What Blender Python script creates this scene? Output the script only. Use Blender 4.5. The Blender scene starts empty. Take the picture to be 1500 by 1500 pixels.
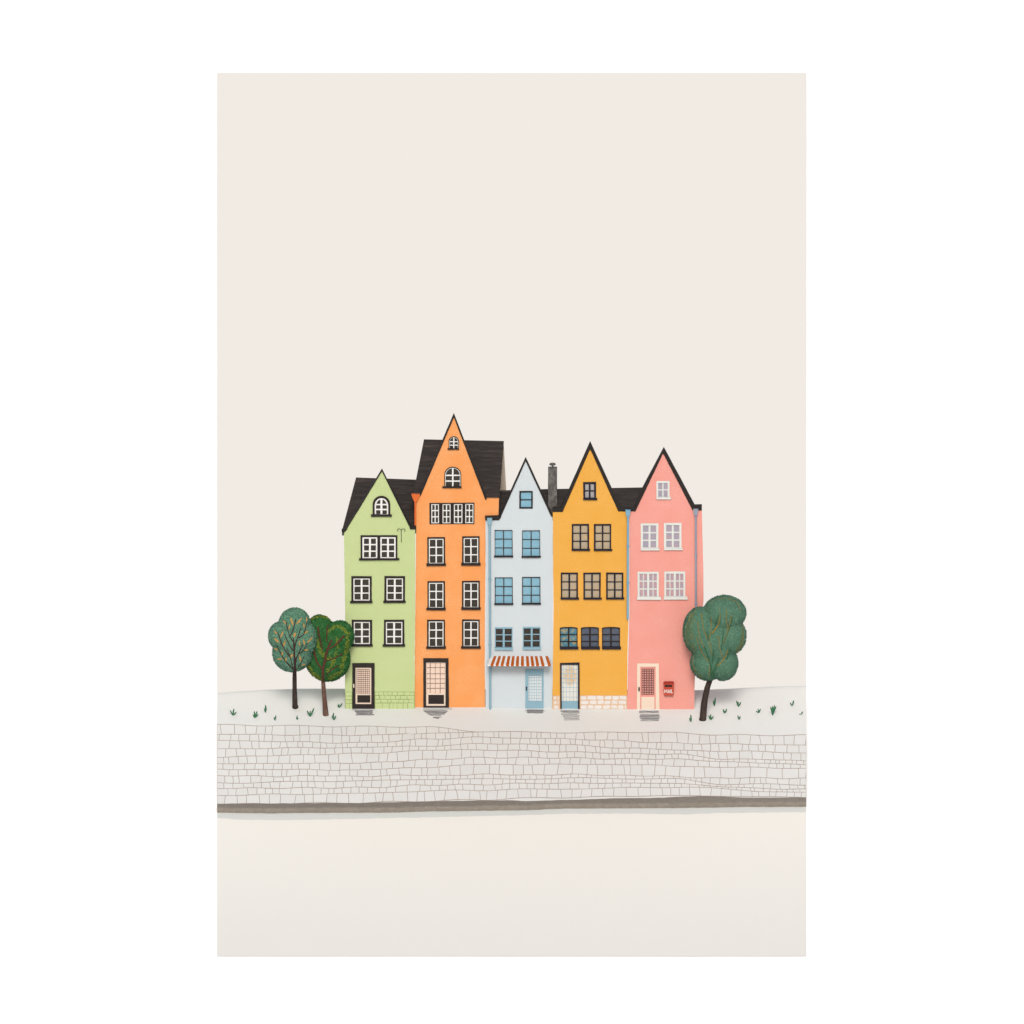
import bpy, bmesh, math, random
from mathutils import Vector, Matrix
from mathutils.geometry import tessellate_polygon
from mathutils.bvhtree import BVHTree
random.seed(11)
R = random.Random(5)
scene = bpy.context.scene
C = scene.collection
S = 26.0                                   # drawing units per metre
P = math.radians(16); cp, sp = math.cos(P), math.sin(P)
SL = .179                                  # slope of the street

def W(px, py, Y):
    return Vector(((px - 750) / S, Y, ((1190 - py) / S - Y * sp) / cp))
def G(px, py, lift=0.0):
    v = (1190 - py) / S
    Y = (v - .0228) / (SL * cp + sp)
    return Vector(((px - 750) / S, Y, .26 + SL * (Y - 1.32) + lift))
def lerp_table(t, x):
    if x <= t[0][0]: return t[0][1]
    for (a, b), (c, d) in zip(t, t[1:]):
        if x <= c:
            u = (x - a) / (c - a); u = u * u * (3 - 2 * u) * .5 + u * .5
            return b + (d - b) * u
    return t[-1][1]

# ------------------------------------------------------------------ materials
def lin(c):
    return tuple(((v / 255) / 12.92 if v / 255 <= .04045 else ((v / 255 + .055) / 1.055) ** 2.4) for v in c)
FV = (1.72, 1.63, 1.55)                       # light reaching the surfaces: displayed value / base colour
FG = (1.245, 1.18, 1.175)                    # the same for the street and the flat ground
def alb(c, f=1.0):
    return tuple(min(.95, a / b / (1.0 if f == 'g' else f)) for a, b in zip(lin(c), FG if f == 'g' else FV)) + (1,)
MATS = {}
def mat(name, col, col2=None, coarse=1.2, fine=45, stretch=(1, 1, 1), amt=.5, lo=.35, hi=.7, rough=.85, spec=.15, f=1.0, bump=0.0, island=0.0):
    """chalky paint: col with fine grains of col2 gathered in loose patches"""
    if name in MATS: return MATS[name]
    fine *= .42
    m = bpy.data.materials.new(name); m.use_nodes = True
    nt = m.node_tree; N = nt.nodes; L = nt.links
    b = N['Principled BSDF']
    b.inputs['Roughness'].default_value = rough
    b.inputs['Specular IOR Level'].default_value = spec
    c2 = col2 or tuple(min(255, v + 14) for v in col)
    tc = N.new('ShaderNodeTexCoord'); mp = N.new('ShaderNodeMapping')
    mp.inputs['Scale'].default_value = stretch
    L.new(tc.outputs['Object'], mp.inputs['Vector'])
    n1 = N.new('ShaderNodeTexNoise'); n1.inputs['Scale'].default_value = coarse; n1.inputs['Detail'].default_value = 4
    n2 = N.new('ShaderNodeTexNoise'); n2.inputs['Scale'].default_value = fine; n2.inputs['Detail'].default_value = 2
    for n in (n1, n2): L.new(mp.outputs[0], n.inputs['Vector'])
    r1 = N.new('ShaderNodeMapRange'); r1.inputs[1].default_value = lo; r1.inputs[2].default_value = hi
    r2 = N.new('ShaderNodeMapRange'); r2.inputs[1].default_value = .38; r2.inputs[2].default_value = .66
    L.new(n1.outputs[0], r1.inputs[0]); L.new(n2.outputs[0], r2.inputs[0])
    mu = N.new('ShaderNodeMath'); mu.operation = 'MULTIPLY'
    L.new(r1.outputs[0], mu.inputs[0]); L.new(r2.outputs[0], mu.inputs[1])
    ma = N.new('ShaderNodeMath'); ma.operation = 'MULTIPLY'; ma.inputs[1].default_value = amt; ma.use_clamp = True
    L.new(mu.outputs[0], ma.inputs[0])
    mx = N.new('ShaderNodeMix'); mx.data_type = 'RGBA'
    mx.inputs[6].default_value = alb(col, f); mx.inputs[7].default_value = alb(c2, f)
    L.new(ma.outputs[0], mx.inputs[0])
    out = mx.outputs[2]
    if island:
        g = N.new('ShaderNodeNewGeometry'); hs = N.new('ShaderNodeHueSaturation')
        mr = N.new('ShaderNodeMapRange'); mr.inputs[3].default_value = 1 - island; mr.inputs[4].default_value = 1 + island
        L.new(g.outputs['Random Per Island'], mr.inputs[0]); L.new(mr.outputs[0], hs.inputs['Value'])
        L.new(out, hs.inputs['Color']); out = hs.outputs[0]
    L.new(out, b.inputs['Base Color'])
    if bump:
        bp = N.new('ShaderNodeBump'); bp.inputs['Strength'].default_value = bump; bp.inputs['Distance'].default_value = .02
        L.new(n2.outputs[0], bp.inputs['Height']); L.new(bp.outputs[0], b.inputs['Normal'])
    MATS[name] = m
    return m

# ------------------------------------------------------------------ mesh building
class MB:
    def __init__(s): s.v = []; s.f = []; s.m = []; s.smooth = []
    def add(s, vs, fs, mi=0, smooth=False):
        o = len(s.v); s.v += [Vector(v) for v in vs]
        for f in fs: s.f.append([o + i for i in f]); s.m.append(mi); s.smooth.append(smooth)
    def solid(s, loops, off, mi=0):
        """polygon (first loop) with holes (the others), swept by off"""
        off = Vector(off)
        tri = tessellate_polygon([[p.xzy.to_3d() * 1 if False else Vector((p.x, p.z, 0)) if abs(off.y) > 1e-9 and all(abs(q.y - loops[0][0].y) < 1e-6 for q in loops[0]) else Vector((p.x, p.y, 0)) for p in lp] for lp in loops])
        pts = [p for lp in loops for p in lp]; n = len(pts)
        vs = pts + [p + off for p in pts]
        fs = [tuple(t) for t in tri] + [tuple(i + n for i in reversed(t)) for t in tri]
        k = 0
        for lp in loops:
            m = len(lp)
            for i in range(m):
                j = (i + 1) % m
                fs.append((k + i, k + j, k + j + n, k + i + n))
            k += m
        s.add(vs, fs, mi)
    def slab(s, pts, yf, th, holes=(), mi=0):
        s.solid([[W(x, y, yf) for x, y in lp] for lp in [pts] + list(holes)], (0, th, 0), mi)
    def tube(s, pts, rad, n=8, mi=0, cap=True):
        pts = [Vector(p) for p in pts]; m = len(pts)
        if not isinstance(rad, (list, tuple)): rad = [rad] * m
        vs = []
        for i, p in enumerate(pts):
            d = (pts[min(i + 1, m - 1)] - pts[max(i - 1, 0)]).normalized()
            a = d.cross(Vector((0, 1, 0)) if abs(d.y) < .9 else Vector((1, 0, 0))).normalized(); b = d.cross(a)
            for k in range(n):
                t = 2 * math.pi * k / n
                vs.append(p + (a * math.cos(t) + b * math.sin(t)) * rad[i])
        fs = [(i * n + k, i * n + (k + 1) % n, (i + 1) * n + (k + 1) % n, (i + 1) * n + k) for i in range(m - 1) for k in range(n)]
        s.add(vs, fs, mi, True)
        if cap:
            s.add(vs[:n], [tuple(range(n))], mi); s.add(vs[-n:], [tuple(range(n))], mi)
    def build(s, name, mats, parent=None, base=None, smooth=False):
        me = bpy.data.meshes.new(name)
        o = bpy.data.objects.new(name, me); C.objects.link(o)
        if parent is not None:
            o.parent = parent; org = Vector(parent['_b'])
        else: org = Vector(base or (0, 0, 0)); o.location = org
        o['_b'] = list(org)
        me.from_pydata([v - org for v in s.v], [], s.f)
        for m in (mats if isinstance(mats, (list, tuple)) else [mats]): me.materials.append(m)
        for p, mi, sm in zip(me.polygons, s.m, s.smooth): p.material_index = mi; p.use_smooth = sm or smooth
        bm = bmesh.new(); bm.from_mesh(me); bmesh.ops.recalc_face_normals(bm, faces=bm.faces); bm.to_mesh(me); bm.free()
        me.update()
        return o
def tag(o, label=None, cat=None, group=None, kind=None):
    if label: o['label'] = label
    if cat: o['category'] = cat
    if group: o['group'] = group
    if kind: o['kind'] = kind
    return o
def empty(name, loc, label, cat, group=None):
    o = bpy.data.objects.new(name, None); C.objects.link(o); o.location = loc; o['_b'] = list(loc)
    o.empty_display_size = .3
    return tag(o, label, cat, group)
def smooth_line(pts, k=5):
    out = []
    n = len(pts)
    for i in range(n - 1):
        p0, p1, p2, p3 = pts[max(i - 1, 0)], pts[i], pts[i + 1], pts[min(i + 2, n - 1)]
        for q in range(k):
            t = q / k
            out.append(tuple(.5 * (2 * b + (c - a) * t + (2 * a - 5 * b + 4 * c - d) * t * t + (3 * b - a - 3 * c + d) * t ** 3)
                             for a, b, c, d in zip(p0, p1, p2, p3)))
    out.append(tuple(pts[-1]))
    return out
def rect(x0, y0, x1, y1, j=0.0):
    r = lambda: R.uniform(-j, j)
    return [(x0 + r(), y0 + r()), (x1 + r(), y0 + r()), (x1 + r(), y1 + r()), (x0 + r(), y1 + r())]
def wobble(pts, j=.25, step=7):
    """the slightly unsteady edge of every wall, roof and frame"""
    out = []
    n = len(pts)
    for i in range(n):
        a, b = pts[i], pts[(i + 1) % n]
        d = math.hypot(b[0] - a[0], b[1] - a[1]); k = max(1, int(d / step))
        for q in range(k):
            t = q / k; w = 0 if q == 0 else R.uniform(-j, j)
            nx, ny = ((b[1] - a[1]) / d, (a[0] - b[0]) / d) if d else (0, 0)
            out.append((a[0] + (b[0] - a[0]) * t + nx * w, a[1] + (b[1] - a[1]) * t + ny * w))
    return out
def arch(x0, y0, x1, y1, rise, n=10):
    """rectangle whose top is an arc of the given rise"""
    cx = (x0 + x1) / 2; hw = (x1 - x0) / 2
    top = [(cx - hw * math.cos(math.pi * i / n), y0 + rise - rise * math.sin(math.pi * i / n)) for i in range(n + 1)]
    return top + [(x1, y1), (x0, y1)]

# ------------------------------------------------------------------ palette
K = mat('black_paint', (48, 42, 42), (72, 64, 60), fine=30, amt=.5)
K2 = mat('black_door_paint', (52, 46, 44), (74, 66, 62), fine=30, amt=.5)
WH = mat('white_paint', (250, 248, 243), (255, 255, 252))
DG = mat('dark_glass', (54, 49, 44), (80, 74, 64), coarse=2, fine=35, amt=.7, rough=.4, spec=.3)
ROOF = mat('slate_roof', (56, 51, 50), (98, 86, 78), coarse=2.0, fine=13, stretch=(.22, 3.6, 3.6), amt=.8, lo=.38, hi=.66, bump=.3, f=1.15)
TRIM = mat('slate_trim', (46, 42, 40), (70, 64, 60), fine=20, amt=.4)
BL = mat('blue_paint', (146, 184, 200), (166, 198, 210))

# ------------------------------------------------------------------ backdrop, sky, ground
XL, XR = 318, 1181
def structure(o, label=None, name_cat=None):
    o['kind'] = 'structure'
    if label: o['label'] = label
    if name_cat: o['category'] = name_cat
    return o
white = mat('studio_white', (252, 252, 252), (255, 255, 255), amt=.2, f=.5)
mb = MB()
mb.add([(-75, -75, -.02), (75, -75, -.02), (75, 24.4, -.02), (-75, 24.4, -.02)], [(0, 1, 2, 3)])
mb.add([(-75, 24.4, -.02), (75, 24.4, -.02), (75, 24.4, 62), (-75, 24.4, 62)], [(0, 1, 2, 3)], 1)
structure(mb.build('backdrop', [white, mat('studio_white_wall', (252, 252, 252), (255, 255, 255), amt=.2, f=.78)]), 'plain white floor and wall all round the cream sheet', 'backdrop')

EXPO = .08
SKYM = bpy.data.materials.new('cream_sky'); SKYM.use_nodes = True
nt = SKYM.node_tree; nt.nodes.clear()
em = nt.nodes.new('ShaderNodeEmission'); mo = nt.nodes.new('ShaderNodeOutputMaterial')
em.inputs[1].default_value = 2 ** -EXPO; em.inputs[0].default_value = lin((241, 235, 228)) + (1,)
nt.links.new(em.outputs[0], mo.inputs[0])
top = W(XL, 107, 23.9)
mb = MB()
x0, x1 = (XL - 750) / S, (XR - 750) / S
mb.solid([[Vector((x0, 23.9, 0)), Vector((x1, 23.9, 0)), Vector((x1, 23.9, top.z)), Vector((x0, 23.9, top.z))]], (0, .1, 0))
structure(mb.build('sky', SKYM, base=(0, 23.9, 0)), 'pale cream sky filling the sheet above the houses', 'sky')

CREAM = mat('cream_ground', (241, 235, 228), (243, 237, 231), amt=.3, f='g')
yb = (1190 - 1401) / S / sp
mb = MB()
mb.add([(x0, yb, 0), (x1, yb, 0), (x1, 3, 0), (x0, 3, 0)], [(0, 1, 2, 3)])
structure(mb.build('ground', CREAM), 'bare cream ground below the kerb', 'ground')

KT = [(318, 1178), (530, 1177), (630, 1174.8), (700, 1173.6), (745, 1173.2), (775, 1174.2), (830, 1172.5), (915, 1170), (960, 1169.6), (1000, 1167.5), (1040, 1167.3), (1100, 1169.5), (1181, 1168.7)]
KB = [(318, 1190.7), (400, 1191.5), (500, 1190.6), (570, 1190.6), (640, 1188.6), (760, 1187.3), (830, 1184.6), (900, 1184.4), (1000, 1183.8), (1020, 1183.4), (1080, 1182.3), (1181, 1182)]
GB = [(318, 1198.5), (360, 1201), (420, 1201.5), (500, 1200), (600, 1197.8), (760, 1194.4), (830, 1192), (915, 1191.6), (1000, 1193), (1060, 1191), (1181, 1189.7)]
CR = [(318, 1019.5), (350, 1017), (400, 1014.3), (440, 1013), (500, 1013), (760, 1014), (1018, 1015.2), (1060, 1013.5), (1100, 1011.5), (1140, 1009.8), (1181, 1009)]
xs = [XL + (XR - XL) * i / 120 for i in range(121)]
PAVE = mat('pavement_grey', (217, 215, 214), (206, 204, 203), coarse=.25, fine=28, stretch=(1, .7, 1), amt=.55, f='g')
mb = MB(); rows = []
for x in xs:
    a = G(x, lerp_table(KT, x)); c = G(x, lerp_table(CR, x))
    col = [Vector((a.x, a.y, -.01)), a] + [a.lerp(c, t / 4) for t in range(1, 5)]
    z, y = c.z, c.y
    for dy, sl in ((.35, .05), (.6, -.2), (1.0, -.38), (5.6, -.39)):
        y += dy; z += dy * sl; col.append(Vector((a.x, y, z)))
    col.append(Vector((a.x, y, -.01)))
    rows.append(col)
n = len(rows[0])
mb.add([v for c in rows for v in c], [(i * n + k, (i + 1) * n + k, (i + 1) * n + k + 1, i * n + k + 1) for i in range(len(rows) - 1) for k in range(n - 1)])
for c in (rows[0], rows[-1]): mb.add(c, [tuple(range(len(c)))])
structure(mb.build('pavement', PAVE), 'smooth pale grey pavement and bank the houses stand on', 'pavement')

KERB = mat('kerb_stone', (124, 116, 108), (148, 140, 132), coarse=3, fine=30, amt=.8, bump=.2, f='g')
mb = MB(); rows = []
for x in xs:
    a = G(x, lerp_table(KT, x) + R.uniform(-.25, .25), .02); b = (1190 - lerp_table(KB, x) + R.uniform(-.25, .25)) / S / sp
    X = a.x
    rows.append([Vector((X, a.y + .05, -.01)), Vector((X, a.y + .05, a.z)), a, Vector((X, b + .12, .29)), Vector((X, b + .03, .25)), Vector((X, b, .12)), Vector((X, b, -.01))])
n = len(rows[0])
mb.add([v for c in rows for v in c], [(i * n + k, (i + 1) * n + k, (i + 1) * n + k + 1, i * n + k + 1) for i in range(len(rows) - 1) for k in range(n - 1)])
for c in (rows[0], rows[-1]): mb.add(c, [tuple(range(n))])
structure(mb.build('kerb', KERB), 'long low warm grey kerb along the street', 'kerb')

GUT = mat('gutter_grey', (214, 213, 209), (224, 222, 217), coarse=2, fine=25, amt=.5, f='g')
mb = MB(); rows = []
for x in xs:
    b = (1190 - lerp_table(KB, x)) / S / sp; g = (1190 - lerp_table(GB, x) + R.uniform(-.35, .35)) / S / sp
    rows.append([Vector(((x - 750) / S, b + .1, .004)), Vector(((x - 750) / S, g, .004))])
mb.add([v for c in rows for v in c], [(i * 2, i * 2 + 2, i * 2 + 3, i * 2 + 1) for i in range(len(rows) - 1)])
structure(mb.build('gutter', GUT), 'narrow pale grey gutter strip in front of the kerb', 'gutter')

# ------------------------------------------------------------------ cobbled street: courses followed one by one
CX = [318, 530, 630, 700, 760, 830, 915, 990, 1060, 1120, 1181]
CY = [[1062, 1064.5, 1065, 1072, 1072, 1073.7, 1072.5, 1073.5, 1077, 1077, 1077],
      [1076, 1077, 1074.8, 1072.1, 1072.1, 1073.8, 1072.6, 1073.6, 1077.1, 1077.1, 1077.1],
      [1085, 1088.5, 1082.7, 1080, 1081.5, 1082.4, 1085.5, 1089, 1089.6, 1091, 1091.7],
      [1097, 1095, 1092.8, 1090, 1089.7, 1091.4, 1095.7, 1099, 1100.5, 1101.5, 1103],
      [1109, 1104, 1099, 1098.3, 1100, 1101.5, 1104, 1105, 1112, 1112.7, 1114.8],
      [1119, 1118, 1112.7, 1110, 1110, 1110.5, 1112, 1112, 1116, 1118, 1120.4],
      [1127, 1128, 1124, 1120, 1120, 1120, 1120, 1122.5, 1124, 1124.6, 1126],
      [1137, 1137, 1135.8, 1135, 1135, 1135, 1135.8, 1138, 1140, 1140, 1140],
      [1147, 1144, 1141.9, 1141, 1141.7, 1140, 1140.5, 1141.4, 1149, 1149, 1149.8],
      [1155, 1154, 1150, 1149.6, 1148, 1147.4, 1147.4, 1147.7, 1152.6, 1155.4, 1156.5],
      [1165, 1162.5, 1158.7, 1157.8, 1156.4, 1156, 1154.3, 1153, 1155.4, 1160, 1161],
      [1178, 1176, 1173.4, 1172, 1169.5, 1168.3, 1166.5, 1165.4, 1166.4, 1167.3, 1167.8]]
wob = [[(R.uniform(20, 45), R.uniform(0, 6.28), R.uniform(.3, .7)) for _ in range(2)] for _ in CY]
def course(i, x):
    y = lerp_table(list(zip(CX, CY[i])), x)
    j = i if i not in (0, 1) or x < 600 else 0
    return y + sum(a * math.sin(x / l * 2 + ph) for l, ph, a in wob[j])
JOINT = mat('cobble_joint', (158, 144, 135), (184, 172, 164), coarse=1.5, fine=12, amt=.8, f='g')
COB = mat('cobble_stone', (216, 213, 212), (206, 203, 201), coarse=.5, fine=26, amt=.6, island=.018, f='g')
mb = MB()
v = []; f = []
for x in xs:
    tx = course(0, x) - .5; bx = min(course(11, x) + .5, lerp_table(KT, x) - .15)
    v += [G(x, tx, .004), G(x, bx, .004)]
mb.add(v, [(i * 2, i * 2 + 2, i * 2 + 3, i * 2 + 1) for i in range(len(xs) - 1)], 0)
for i in range(11):
    x = XL - R.uniform(0, 8)
    slant = 0
    while x < XR:
        hgt = course(i + 1, min(max(x, XL), XR)) - course(i, min(max(x, XL), XR))
        if hgt < 1.7: x += 6; continue
        w = R.uniform(.85, 1.5) * (6.5 + hgt * .62)
        if R.random() < .12: w *= .6
        xa, xb = max(x, XL) , min(x + w, XR)
        s2 = R.uniform(-1, 1) * .08 * hgt
        if xb - xa > 2.5:
            g = .45 if R.random() > .12 else .34
            gy = R.choice((.48, .56, .56, .62))
            ct = lambda q: course(i, q) + gy
            cb = lambda q: course(i + 1, q) - gy
            A = [(xa + g + slant, ct(xa)), ((xa + xb) / 2, ct((xa + xb) / 2)), (xb - g + s2, ct(xb)),
                 (xb - g - s2, cb(xb)), ((xa + xb) / 2, cb((xa + xb) / 2)), (xa + g - slant, cb(xa))]
            A = [(min(max(a, XL), XR), b) for a, b in A]
            up = [G(a, b, .012) for a, b in A]; dn = [G(a, b, .002) for a, b in A]
            mb.add(up + dn, [(0, 1, 2, 3, 4, 5)] + [(k, (k + 1) % 6, (k + 1) % 6 + 6, k + 6) for k in range(6)], 1)
        slant = s2
        x += w
road = mb.build('road', [JOINT, COB])
structure(road, 'street of pale irregular cobblestones laid in wavy courses', 'road')
# strip of plain ground between the last course and the kerb belongs to the pavement sheet

# ------------------------------------------------------------------ windows and doors
def panes_grid(r, cols, rows_, bd, vm, hm):
    x0, y0, x1, y1 = r
    xs_ = [x0 + bd]; w = (x1 - x0 - 2 * bd - (cols - 1) * vm) / cols; h = (y1 - y0 - 2 * bd - (rows_ - 1) * hm) / rows_
    out = []
    for i in range(cols):
        for j in range(rows_):
            a = x0 + bd + i * (w + vm); b = y0 + bd + j * (h + hm)
            out.append(rect(a, b, a + w, b + h, .12))
    return out
def window(h, r, sashes=None, ft=2.4, sill=None, frame=K, sash=WH, pane=DG, grid=(2, 3), bd=1.5, vm=2.4, hm=1.3, shape=None, label=None):
    """window > sash, pane, sill; returns the hole to cut in the wall"""
    yf = h['yf']; root = h['root']
    x0, y0, x1, y1 = r
    if shape is None:
        outer = wobble(rect(x0, y0, x1, y1, .25), .12, 9)
        sashes = sashes or [(x0 + ft, y0 + ft, x1 - ft, y1 - ft)]
        m = MB(); m.slab(outer, yf - .035, .14, [rect(*s, .1) for s in sashes])
        fr = m.build('window', frame, root)
        for s in sashes:
            m = MB(); m.slab(rect(s[0] - .2, s[1] - .2, s[2] + .2, s[3] + .2), yf + .0, .05, panes_grid(s, grid[0], grid[1], bd, vm, hm))
            m.build('sash', sash, fr)
            m = MB(); m.slab(rect(s[0] + .2, s[1] + .2, s[2] - .2, s[3] - .2), yf + .042, .03)
            m.build('pane', pane, fr)
        hole = rect(x0 + .6, y0 + .6, x1 - .6, y1 - .6)
    else:
        rise = shape
        m = MB(); m.slab(arch(x0, y0, x1, y1, rise), yf - .035, .14, [arch(x0 + ft, y0 + ft, x1 - ft, y1 - ft * .9, max(rise - ft * .5, .8))])
        fr = m.build('window', frame, root)
        a, b, c, d = x0 + ft, y0 + ft, x1 - ft, y1 - ft * .9
        rs = max(rise - ft * .5, .8)
        m = MB()
        if bd > 0: m.slab(arch(a - .2, b - .2, c + .2, d + .2, rs), yf, .05, [arch(a + bd, b + bd, c - bd, d - .4, max(rs - bd * .5, .5))])
        mx_ = (a + c) / 2
        m.slab(rect(mx_ - vm / 2, b + bd * .5, mx_ + vm / 2, d - .1), yf - .004, .05)
        for k in range(1, grid[1]):
            yy = b + (d - b) * ((k + .35) / (grid[1] + .35) if rise > 4 else k / grid[1])
            for u, w_ in ((a + bd * .5, mx_ - vm / 2), (mx_ + vm / 2, c - bd * .5)):
                m.slab(rect(u, yy - hm / 2, w_, yy + hm / 2, .1), yf + .003, .045)
        m.build('sash', sash, fr)
        m = MB(); m.slab(arch(a + .3, b + .3, c - .3, d - .3, rs), yf + .052, .03)
        m.build('pane', pane, fr)
        hole = arch(x0 + .6, y0 + .6, x1 - .6, y1 - .6, max(rise - .3, .6))
    if sill:
        m = MB(); m.slab(wobble(rect(*sill, .15), .1, 8), yf - .13, .14)
        m.build('window_sill', frame, fr)
    if label: fr['label'] = label
    h['holes'].append(hole)
    return fr
def lattice(m, r, nx, ny, w, yf, mi=0, xsn=None, ysn=None):
    x0, y0, x1, y1 = r
    xsn = xsn or [x0 + (x1 - x0) * i / nx for i in range(nx + 1)]
    ysn = ysn or [y0 + (y1 - y0) * i / ny for i in range(ny + 1)]
    for x in xsn: m.slab(rect(x - w / 2, y0, x + w / 2, y1, .15), yf, .012, mi=mi)
    for y in ysn: m.slab(rect(x0, y - w / 2, x1, y + w / 2, .1), yf - .003, .012, mi=mi)
def bands(m, pts, yf, th, mi=0):
    """a strip given as its outer line then its inner line"""
    m.slab(pts, yf, th, mi=mi)

def make_house(name, label, yf, basex):
    root = empty(name, W(basex, 1038, yf), label, 'house', 'row of narrow gabled townhouses')
    b = W(basex, 1038, yf); root.location = b; root['_b'] = list(b)
    return {'root': root, 'yf': yf, 'holes': []}
def house_walls(h, poly, m, xl, xr, ytop, run=1.7):
    mb = MB(); yf = h['yf']
    mb.slab(poly, yf, .22, h['holes'])
    zt = W(0, ytop, yf).z - .12
    a, b = (xl + 1.4 - 750) / S, (xr - 1.4 - 750) / S
    y0, y1 = yf + .223, yf + .3 + 2 * run; zb = zt - (y1 - y0) * math.tan(P) * 1.12
    vs = [(a, y0, -.0), (b, y0, 0), (b, y1, 0), (a, y1, 0), (a, y0, zt), (b, y0, zt), (b, y1, zb), (a, y1, zb)]
    mb.add(vs, [(0, 1, 5, 4), (1, 2, 6, 5), (2, 3, 7, 6), (3, 0, 4, 7), (4, 5, 6, 7), (0, 3, 2, 1)])
    mb.build('wall', m, h['root'])
def house_roof(h, el, rl, rr, er, run, m=None, name='roof', yshift=.24, back=True, drop=0):
    """front slope given by eave-left, ridge-left, ridge-right, eave-right in drawing units; the back slope mirrors it"""
    yf = h['yf'] + yshift; h['run'] = run
    E0, E1 = W(*el, yf), W(*er, yf); R0, R1 = W(*rl, yf + run), W(*rr, yf + run)
    mb = MB(); th = Vector((0, .05, -.16))
    def ln(a, b, k): return [a.lerp(b, i / k) for i in range(k)]
    front = ln(E0, E1, 8) + ln(E1, R1, 5) + ln(R1, R0, 8) + ln(R0, E0, 5)
    bd = 2 * run * math.tan(P) * 1.1; B0, B1 = Vector((E0.x, yf + 2 * run, E0.z - bd)), Vector((E1.x, yf + 2 * run, E1.z - bd))
    # front slope, back slope, hipped or gabled ends, underside
    mb.add([E0, E1, R1, R0, B0, B1], [(0, 1, 2, 3), (3, 2, 5, 4), (0, 3, 4), (1, 5, 2)])
    e = .13
    D = Vector((0, 0, -e))
    mb.add([E0, E1, B1, B0, E0 + D, E1 + D, B1 + D, B0 + D], [(0, 1, 5, 4), (1, 2, 6, 5), (2, 3, 7, 6), (3, 0, 4, 7), (4, 5, 6, 7)])
    return mb.build(name, m or ROOF, h['root'])
def gable_back(h, lf, ap, rf, ridge_py, run):
    """roof of the gable, running back and down from behind its raised front wall to the main ridge"""
    y = h['yf'] + .225
    a, b, c = W(lf[0] + 2, lf[1], y), W(ap[0], ap[1] + 9, y), W(rf[0] - 2, rf[1], y)
    d = W(ap[0], ridge_py + 3, h['yf'] + .24 + run)
    a2, c2 = a + Vector((.6, run + .4, -.1)), c + Vector((-.6, run + .4, -.1))
    mb = MB(); mb.add([a, b, c, d, a2, c2], [(0, 1, 2), (0, 3, 1), (1, 3, 2), (0, 4, 3), (2, 3, 5), (0, 2, 5, 4)])
    mb.build('gable_roof', ROOF, h['root'])
def trim(h, pts, yo=-.05, th=.275, m=None, name='gable_trim'):
    pts = [(x, y + 1.0) for x, y in pts]; th = min(th, .28); mb = MB(); mb.slab(wobble(pts, .12, 8), h['yf'] + yo, th)
    return mb.build(name, m or TRIM, h['root'])
def downpipe(h, cx, y0, y1, wt, wb, hf, pw, m, lean=None):
    """downpipe > funnel"""
    yf = h['yf'] - .12
    mb = MB()
    pts = [W(cx, y0 + hf - 1, yf)] + [W(cx + ((lean or 0) * t / 6), y0 + hf + (y1 - y0 - hf) * t / 6, yf) for t in range(1, 7)]
    mb.tube(pts, pw / S / 2, 10)
    for t in (.3, .65):
        p = pts[0].lerp(pts[-1], t); mb.add(*box(p.x - pw / S * .7, p.x + pw / S * .7, p.y - .02, h['yf'] + .01, p.z - .03, p.z + .03))
    o = mb.build('downpipe', m, h['root'])
    mb = MB()
    F = [W(cx - wt / 2, y0, yf), W(cx + wt / 2, y0, yf), W(cx + wb / 2, y0 + hf, yf), W(cx - wb / 2, y0 + hf, yf)]
    d = [.11, .11, .07, .07]
    mb.add([p + Vector((0, -e, 0)) for p, e in zip(F, d)] + [p + Vector((0, .11, 0)) for p in F],
           [(0, 1, 2, 3), (7, 6, 5, 4), (0, 4, 5, 1), (1, 5, 6, 2), (2, 6, 7, 3), (3, 7, 4, 0)])
    mb.build('funnel', m, o)
def box(x0, x1, y0, y1, z0, z1):
    return ([(x0, y0, z0), (x1, y0, z0), (x1, y1, z0), (x0, y1, z0), (x0, y0, z1), (x1, y0, z1), (x1, y1, z1), (x0, y1, z1)],
            [(0, 1, 2, 3), (4, 5, 6, 7), (0, 1, 5, 4), (1, 2, 6, 5), (2, 3, 7, 6), (3, 0, 4, 7)])
def handle(h, door, x, y, w, hh, m):
    mb = MB(); yf = h['yf'] - .15
    mb.tube([W(x, y - hh / 2, yf), W(x, y, yf - .02), W(x, y + hh / 2, yf)], w / S / 2, 8)
    for q in (-.35, .35):
        mb.tube([W(x, y + q * hh, yf), W(x, y + q * hh, yf) + Vector((0, .1, 0))], w / S / 3, 6)
    mb.build('handle', m, door)
def stonework(name, h, x0, x1, rows_, base_m, stone_m, wmin, wmax, gap, rnd=False, proud=.03, yb_=1041):
    """plinth of single stones raised on a bed"""
    mb = MB(); yf = h['yf']
    mb.slab(rect(x0, rows_[0], x1, yb_), yf - proud, proud + .05, mi=0)
    for a, b in zip(rows_, rows_[1:]):
        x = x0 + gap * .4; 
        while x < x1 - 2:
            w = R.uniform(wmin, wmax); e = min(x + w, x1 - gap * .3)
            if x1 - e < 3: e = x1 - gap * .3
            j = gap * .35
            q = rect(x + gap / 2, a + gap / 2, e - gap / 2, b - gap / 2, j)
            if rnd:
                r_ = []
                for i in range(4):
                    p, c, n_ = q[i - 1], q[i], q[(i + 1) % 4]
                    for t, o in ((.0, p), (1, n_)):
                        d = math.hypot(o[0] - c[0], o[1] - c[1]); s = min(1.3, d * .35) / d
                        r_.append((c[0] + (o[0] - c[0]) * s, c[1] + (o[1] - c[1]) * s))
                q = r_
            mb.slab(q, yf - proud - .018, .03, mi=1)
            x = e
    return mb.build(name, [base_m, stone_m], h['root'])

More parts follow.
